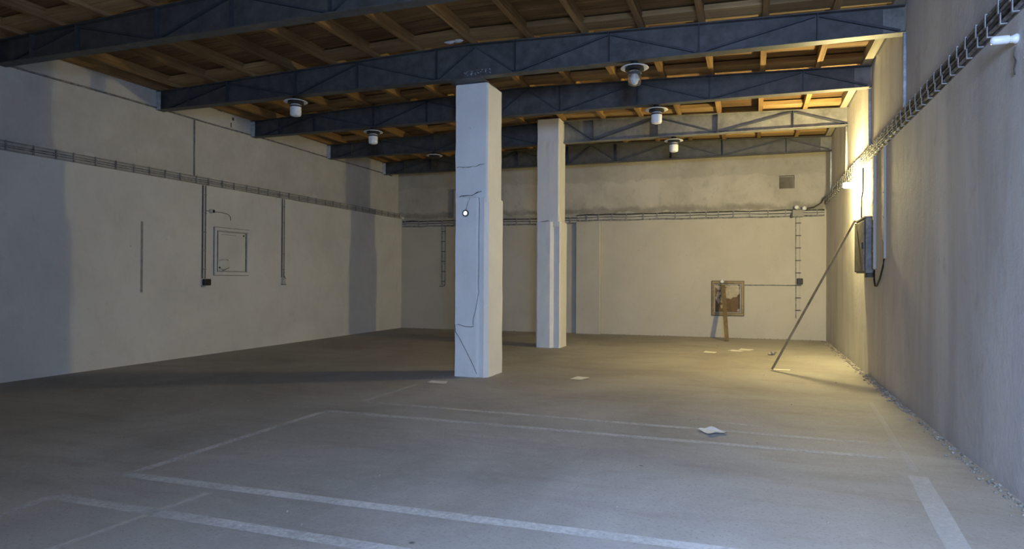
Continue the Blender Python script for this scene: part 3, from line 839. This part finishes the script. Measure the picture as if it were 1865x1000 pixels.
# ------------------------------------------------------------------ things on the floor
def paper(corners, label, seed, curl=0.012):
    n = 6; rnd = random.Random(seed); b = BM()
    A, B_, C_, D = [Vector((c[0], c[1], 0)) for c in corners]
    g = [[None] * (n + 1) for _ in range(n + 1)]; g2 = [[None] * (n + 1) for _ in range(n + 1)]
    for i in range(n + 1):
        for j in range(n + 1):
            u, v = i / n, j / n
            p = (A * (1 - u) + D * u) * (1 - v) + (B_ * (1 - u) + C_ * u) * v
            z = 0.002 + curl * (abs(u - 0.4) ** 2 * 2 + (v - 0.5) ** 2) * (0.6 + mnoise.noise(Vector((u * 2, v * 2, seed))))
            g[i][j] = b.verts.new((p.x, p.y, max(0.0015, z))); g2[i][j] = b.verts.new((p.x, p.y, max(0.0015, z) + 0.0008))
    for i in range(n):
        for j in range(n):
            for G in (g, g2): b.faces.new((G[i][j], G[i + 1][j], G[i + 1][j + 1], G[i][j + 1]))
    o = obj('paper_sheet', b, 'paper')
    return tag(o, label, 'paper', 'papers on the floor')
paper([(-4.49, 8.62), (-4.5, 8.80), (-4.23, 8.79), (-4.17, 8.58)], 'flat white paper sheet just left of the near column foot', 1)
paper([(-2.62, 9.73), (-2.56, 10.03), (-2.36, 9.98), (-2.41, 9.69)], 'white paper sheet right of the near column', 2)
paper([(-0.51, 6.92), (-0.385, 7.10), (-0.20, 6.88), (-0.36, 6.72)], 'largest looking curled white paper sheet on the painted line', 3, 0.05)
paper([(-0.95, 14.33), (-0.92, 14.62), (-0.67, 14.45), (-0.72, 14.20)], 'white paper sheet on the floor in front of the plank', 4)
paper([(-0.48, 14.85), (-0.38, 15.10), (-0.12, 14.98), (-0.22, 14.72)], 'front one of two white sheets side by side near the plank', 5)
paper([(-0.27, 15.18), (-0.20, 15.44), (0.06, 15.28), (-0.02, 15.04)], 'rear one of two white sheets side by side near the plank', 6)
paper([(0.36, 12.06), (0.36, 12.16), (0.63, 12.17), (0.63, 12.07)], 'narrow pale strip of paper at the foot of the wooden pole', 7, 0.004)
o = obj('crumpled_ball', lump(lump(BM(), (0.42, 14.38, 0.05), (0.055, 0.05, 0.045), 4, 2), (0.36, 14.36, 0.025), (0.04, 0.04, 0.022), 9, 2), 'rubble')
tag(o, 'crumpled grey lump on the floor beyond the pole foot', 'debris')
# scrap of insulation on the roof beam
o = obj('insulation_scrap', lump(lump(BM(), (-4.36, 9.07, 5.17), (0.10, 0.03, 0.025), 14, 2), (-4.22, 9.07, 5.18), (0.07, 0.03, 0.03), 15, 2), 'white')
tag(o, 'white scrap of insulation poking out above the near column', 'insulation')
# crumbs of plaster along the wall feet
b = BM(); rnd = random.Random(21)
for i in range(700):
    y = 4.5 + 13.5 * rnd.random() ** 1.1
    d = abs(rnd.gauss(0, 0.05)); s = rnd.uniform(0.004, 0.017) * (1.5 if y > 9 else 1)
    lump(b, (XR - 0.012 - d, y, s * 0.35), (s, s * 1.3, s * 0.7), i, 1)
for i in range(90):
    x = rnd.uniform(-9.8, 1.6); s = rnd.uniform(0.006, 0.02)
    lump(b, (x, byw(x, 0.02 + abs(rnd.gauss(0, 0.03))), s * 0.35), (s, s, s * 0.7), 900 + i, 1)
for i in range(70):
    x = rnd.uniform(-9, 1.6); y = rnd.uniform(3, 16); s = rnd.uniform(0.004, 0.012)
    lump(b, (x, y, s * 0.35), (s, s, s * 0.6), 1500 + i, 1)
o = obj('plaster_crumbs', b, 'rubble')
tag(o, 'crumbs of fallen plaster along the foot of the walls', 'rubble', None, 'stuff')
